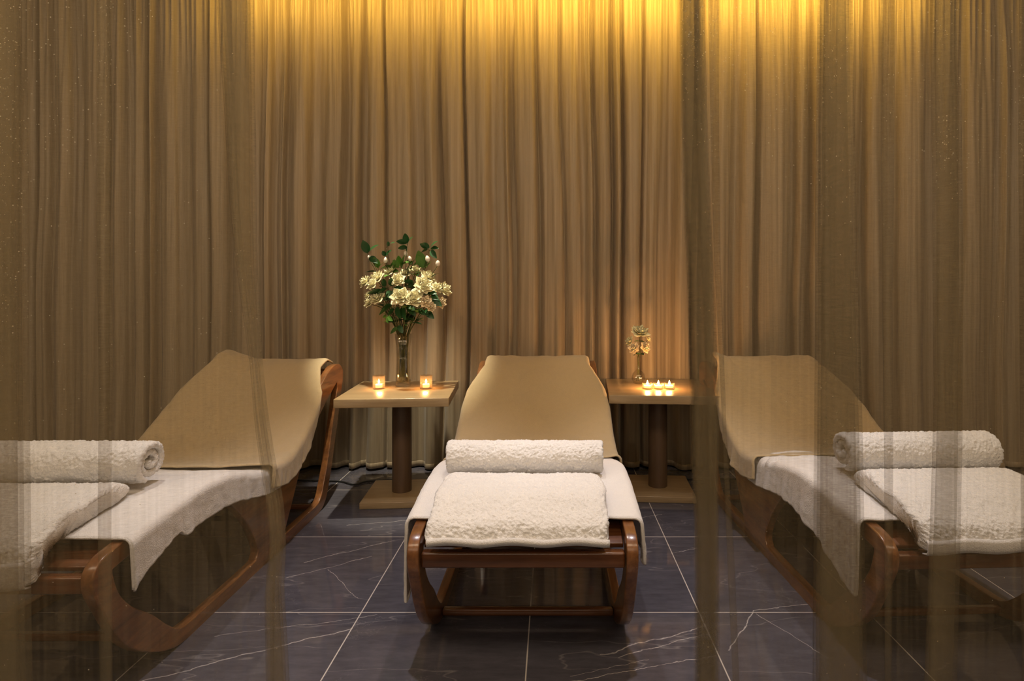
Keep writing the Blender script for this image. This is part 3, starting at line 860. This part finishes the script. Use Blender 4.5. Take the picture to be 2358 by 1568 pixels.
for cx, cy, r_, d, lab in [(785, 665, 58, 3.15, 'cream bloom drooping at the lower right of the big bouquet'),
                           (828, 705, 46, 3.17, 'lowest cream bloom hanging at the right of the big bouquet'),
                           (905, 670, 56, 3.24, 'cream bloom at the right edge under the far right white one')]:
    flower(cx, cy, r_ / 3.408 / F * d, d, lab, me=BL2[0 if cx < 900 else 1], kind='cream_rose', tilt=(.4, -.7, .1))
for cx, cy, r_, d, lab in [(470, 340, 34, 3.27, 'pale bud rising at the upper left of the big bouquet'),
                           (660, 328, 30, 3.28, 'pale bud rising above the middle of the big bouquet'),
                           (800, 330, 36, 3.27, 'pink-white bud rising at the upper right of the big bouquet'),
                           (880, 365, 34, 3.26, 'cream bud on a bare stem at the right top of the big bouquet'),
                           (745, 345, 34, 3.31, 'pale bud between the middle and upper right buds'),
                           (630, 290, 32, 3.30, 'small pale bud highest in the middle of the big bouquet'),
                           (340, 315, 22, 3.30, 'little yellow-green bud at the left top of the big bouquet')]:
    flower(cx, cy, 1.3 * r_ / 3.408 / F * d, d, lab, kind='flower_bud', me=BUD, leaves=3, tilt=(rs.uniform(-.3, .3), -.2, 1), group='buds in the big vase')
# leafy sprigs: stem tip, list of leaves (crop position of tip, size)
def sprig(tip, d, leaves, label, me=LEAF):
    e = empty('leafy_sprig', VB + Vector((0, 0, .02)), 0, label, 'foliage', 'leafy sprigs in the big vase')
    loc = lambda p: Vector(p) - e.location
    T = crop(*tip, d); P = stem_path(T)
    tv, tf = tube([loc(p) for p in P], [.0023 * (1 - .55 * i / len(P)) for i in range(len(P))], 6)
    mesh_obj('stem', tv, tf, M['stem'], e)
    for (x0_, y0_), (x1_, y1_) in leaves:
        a, b = crop(x0_, y0_, d), crop(x1_, y1_, d - .03); dv = b - a
        # the nearest point of the stem feeds the leaf stalk
        q = min(P, key=lambda p: (Vector(p) - a).length)
        if (Vector(q) - a).length > .006:
            tv, tf = tube([loc(q), loc((Vector(q) + a) / 2 + Vector((0, 0, .004))), loc(a)], .0013, 5)
            mesh_obj('stalk', tv, tf, M['stem'], e)
        child('leaf', me, e, loc(a), lookx(dv, rs.uniform(.6, 1.2)), dv.length * 1.05)
sprig((330, 280), 3.27, [((328, 285), (295, 178)), ((328, 285), (392, 205)), ((345, 310), (400, 350)), ((350, 320), (330, 345))], 'leafy sprig spreading to the far left top of the big bouquet')
sprig((478, 240), 3.28, [((470, 305), (500, 255)), ((470, 305), (440, 262)), ((500, 215), (530, 190)), ((500, 225), (478, 190))], 'leafy sprig at the left top of the big bouquet beside the tallest')
sprig((640, 205), 3.29, [((640, 205), (615, 125)), ((640, 205), (555, 180)), ((645, 205), (668, 150)), ((640, 240), (565, 235)), ((645, 215), (625, 262))], 'tallest leafy sprig, in the middle of the big bouquet')
sprig((820, 240), 3.28, [((815, 240), (738, 205)), ((820, 240), (862, 180)), ((825, 245), (875, 235)), ((825, 260), (860, 315)), ((800, 255), (745, 265))], 'leafy sprig at the right top of the big bouquet')
sprig((700, 480), 3.22, [((690, 520), (610, 490)), ((700, 500), (720, 440)), ((680, 510), (640, 560)), ((650, 500), (640, 460)), ((720, 500), (690, 560)), ((640, 420), (660, 350))], 'dark leafy sprig in the middle of the big bouquet behind the largest bloom')
sprig((470, 560), 3.20, [((480, 560), (400, 590)), ((480, 580), (540, 640)), ((470, 545), (440, 480)), ((460, 590), (330, 580)), ((500, 600), (450, 650)), ((520, 580), (600, 545)), ((520, 540), (500, 470))], 'dark leafy sprig on the left side of the big bouquet between the blooms')
sprig((830, 620), 3.20, [((830, 610), (880, 640)), ((820, 600), (760, 600)), ((800, 590), (860, 590)), ((840, 640), (900, 690))], 'small leafy sprig at the right side of the big bouquet')
sprig((500, 720), 3.21, [((510, 700), (410, 750)), ((520, 690), (440, 700)), ((560, 700), (570, 790)), ((540, 720), (480, 760)), ((600, 700), (610, 800)), ((640, 690), (700, 760))], 'dark leafy sprig hanging at the lower left of the big bouquet')
sprig((480, 770), 3.17, [((475, 775), (440, 780)), ((485, 780), (515, 810)), ((480, 780), (480, 830))], 'bright green leaf tuft hanging low at the left of the big bouquet', LEAF2)
sprig((565, 865), 3.22, [((568, 868), (500, 905)), ((570, 850), (600, 900))], 'single dark leaf sprig at the rim of the big vase')
sprig((780, 740), 3.22, [((790, 740), (840, 790)), ((780, 740), (800, 770)), ((730, 720), (770, 760)), ((770, 735), (830, 735))], 'brownish leaf sprig drooping at the lower right of the big bouquet')
sprig((590, 380), 3.27, [((585, 370), (560, 300)), ((590, 380), (640, 340)), ((570, 400), (530, 330)), ((600, 400), (600, 290)), ((560, 380), (520, 390))], 'fresh green sprig among the buds at the top middle', LEAF2)
sprig((760, 390), 3.29, [((760, 390), (720, 300)), ((770, 390), (790, 380)), ((765, 400), (730, 260)), ((775, 420), (805, 350))], 'fresh green sprig among the buds at the upper right', LEAF2)
sprig((410, 400), 3.29, [((410, 390), (380, 310)), ((415, 400), (440, 350)), ((415, 400), (400, 330)), ((420, 420), (460, 380))], 'fresh green sprig among the buds at the upper left', LEAF2)

sprig((520, 400), 3.31, [((515, 400), (470, 370)), ((520, 395), (530, 320)), ((525, 400), (570, 360)), ((520, 420), (560, 420))], 'fresh green sprig behind the top left bloom of the big bouquet', LEAF2)
sprig((680, 370), 3.33, [((680, 375), (640, 330)), ((680, 370), (700, 310)), ((685, 380), (725, 350)), ((680, 400), (650, 400))], 'fresh green sprig behind the creamy back bloom of the big bouquet', LEAF2)
# bud vase on the right table
BV = Vector((.506, 3.37, HT))
v, f = lathe([(0, .001), (.022, .001), (.030, .006), (.039, .024), (.040, .040), (.034, .060), (.022, .074), (.011, .086), (.008, .11), (.0085, .14), (.011, .165), (.009, .165), (.0065, .14), (.006, .11), (.009, .086), (.020, .071), (.031, .058), (.037, .040), (.036, .026), (.027, .010), (0, .008)], 40)
bv = mesh_obj('bud_vase', v, f, M['glass']); bv.location = BV
tag(bv, 'small round glass bud vase with a thin neck on the right table', 'vase')
def crop6(cx, cy, d): return at(1360 + cx / 5.6, 700 + cy / 5.6, d)
for k, (cx, cy, r_, d, tl, lab, me) in enumerate([
        (640, 360, 118, 3.36, (.1, -.55, 1), 'white bloom at the top of the bud vase', BL[0]),
        (560, 570, 84, 3.31, (-.5, -.9, .35), 'cream bloom low at the left front of the bud vase', BL2[0]),
        (705, 560, 84, 3.31, (.5, -.9, .4), 'cream bloom low at the right front of the bud vase', BL2[1]),
        (500, 480, 78, 3.37, (-.9, -.5, .5), 'pale bloom at the far left of the bud vase', BL[1]),
        (740, 455, 56, 3.41, (.9, -.1, .7), 'small pale bloom behind at the right of the bud vase', BL[2])]):
    head = crop6(cx, cy, d); rad = r_ / 5.6 / F * d
    e = empty('gardenia', BV + Vector((0, 0, .012)), 0, lab, 'flower', 'blooms in the bud vase')
    loc = lambda p: Vector(p) - e.location
    a = k * 1.3
    P = cr([BV + Vector((.012 * math.cos(a), .012 * math.sin(a), .016)), BV + Vector((.004 * math.cos(a + 1), .004 * math.sin(a + 1), .09)), BV + Vector((.003 * math.cos(a), .003 * math.sin(a), .165)),
            BV + (head - BV) * .85 * Vector((.6, .6, 1)) if False else BV + Vector(((head - BV).x * .45, (head - BV).y * .45, max(.175, (head - BV).z * .82))), head], 7)
    tv, tf = tube([loc(p) for p in P], .0016, 6); mesh_obj('stem', tv, tf, M['stem'], e)
    child('blossom', me, e, loc(head), look(tl), rad * (1.25 if k == 0 else 1.05))
    for j, an in enumerate((a, a + 2.4)):
        child('leaf', LEAF, e, loc(P[-8]), lookx((math.cos(an), math.sin(an) - .6, .1), .3), .034)

# ------------------------------------------------------------------ thin cable along the curtain foot
pts = [(-1.75, 3.44, .006), (-1.3, 3.42, .006), (-1.16, 3.36, .006), (-1.05, 3.43, .006), (-.5, 3.45, .006), (.1, 3.46, .006), (.7, 3.455, .006), (1.3, 3.46, .006)]
tv, tf = tube(cr(pts, 10), .005, 8)
o = mesh_obj('power_cable', tv, tf, M['cable']); tag(o, 'thin black cable lying on the floor along the foot of the curtain', 'cable')

# ------------------------------------------------------------------ lights
def area(name, loc, target, sx, sy, en, col, spread=180):
    l = bpy.data.lights.new(name, 'AREA'); l.shape = 'RECTANGLE'; l.size = sx; l.size_y = sy; l.energy = en; l.color = col; l.spread = math.radians(spread)
    o = bpy.data.objects.new(name, l); C.objects.link(o); o.location = loc
    d = Vector(target) - Vector(loc); o.rotation_euler = d.to_track_quat('-Z', 'Y').to_euler(); return o
def spot(name, loc, target, size, en, col, blend=.6, soft=.05):
    l = bpy.data.lights.new(name, 'SPOT'); l.energy = en; l.color = col; l.spot_size = math.radians(size); l.spot_blend = blend; l.shadow_soft_size = soft
    o = bpy.data.objects.new(name, l); C.objects.link(o); o.location = loc
    d = Vector(target) - Vector(loc); o.rotation_euler = d.to_track_quat('-Z', 'Y').to_euler(); return o
AMB = (1.0, .61, .085)
area('cove_strip', (.15, 3.37, 3.09), (.15, 3.6, 3.09), 4.4, .03, 27, AMB)
area('cove_strip', (.75, 3.37, 3.09), (.75, 3.6, 3.09), 2.2, .03, 11, AMB)
WARM = (1.0, .82, .62)
NEUT = (1.0, .92, .84)
spot('downlight', (-.98, 2.95, 3.08), (-.85, 3.22, .9), 26, 330, (1, .91, .70), .5, .03)
spot('downlight', (.62, 3.05, 3.08), (.6, 3.2, .6), 34, 30, WARM, .6, .03)
spot('downlight', (-.05, 2.25, 3.08), (-.08, 1.95, .4), 34, 56, NEUT, .8, .04)
spot('downlight', (-1.5, 2.1, 3.08), (-1.5, 1.85, .4), 34, 74, NEUT, .8, .04)
spot('downlight', (1.25, 2.25, 3.08), (1.28, 1.95, .4), 34, 78, NEUT, .8, .04)
spot('downlight', (-.72, 2.1, 3.08), (-.72, 2.08, 0), 44, 125, (.96, .9, .95), .9, .04)
spot('downlight', (.58, 2.1, 3.08), (.58, 2.08, 0), 44, 125, (.96, .9, .95), .9, .04)
area('room_fill', (0, .35, 3.04), (0, 3.6, .6), 6.8, .9, 104, (1.0, .765, .525))
area('room_fill', (0, -1.8, 2.3), (0, 3.5, 1.3), 5.5, 1.6, 32, (1.0, .78, .55))

w = bpy.data.worlds.new('dim_spa'); bpy.context.scene.world = w; w.use_nodes = True
bg = w.node_tree.nodes['Background']; bg.inputs[0].default_value = (1.0, .80, .56, 1); bg.inputs[1].default_value = .07

# ------------------------------------------------------------------ camera and render look
cam = bpy.data.cameras.new('camera'); co = bpy.data.objects.new('camera', cam); C.objects.link(co)
cam.sensor_fit = 'HORIZONTAL'; cam.sensor_width = 36; cam.lens = F / 2358 * 36
cam.shift_x = -(PX - 1179) / 2358; cam.shift_y = -(784 - PY) / 2358
cam.clip_start = .05
co.location = (0, 0, H); co.rotation_euler = (PI / 2, 0, 0)
sc = bpy.context.scene; sc.camera = co
sc.view_settings.view_transform = 'Standard'; sc.view_settings.look = 'None'; sc.view_settings.exposure = 0
sc.cycles.transparent_max_bounces = 32
sc.cycles.max_bounces = 5; sc.cycles.diffuse_bounces = 2; sc.cycles.glossy_bounces = 3
sc.cycles.use_adaptive_sampling = True; sc.cycles.adaptive_threshold = 0.07; sc.cycles.adaptive_min_samples = 10
sc.cycles.sample_clamp_indirect = 6
sc.cycles.caustics_reflective = False; sc.cycles.caustics_refractive = False
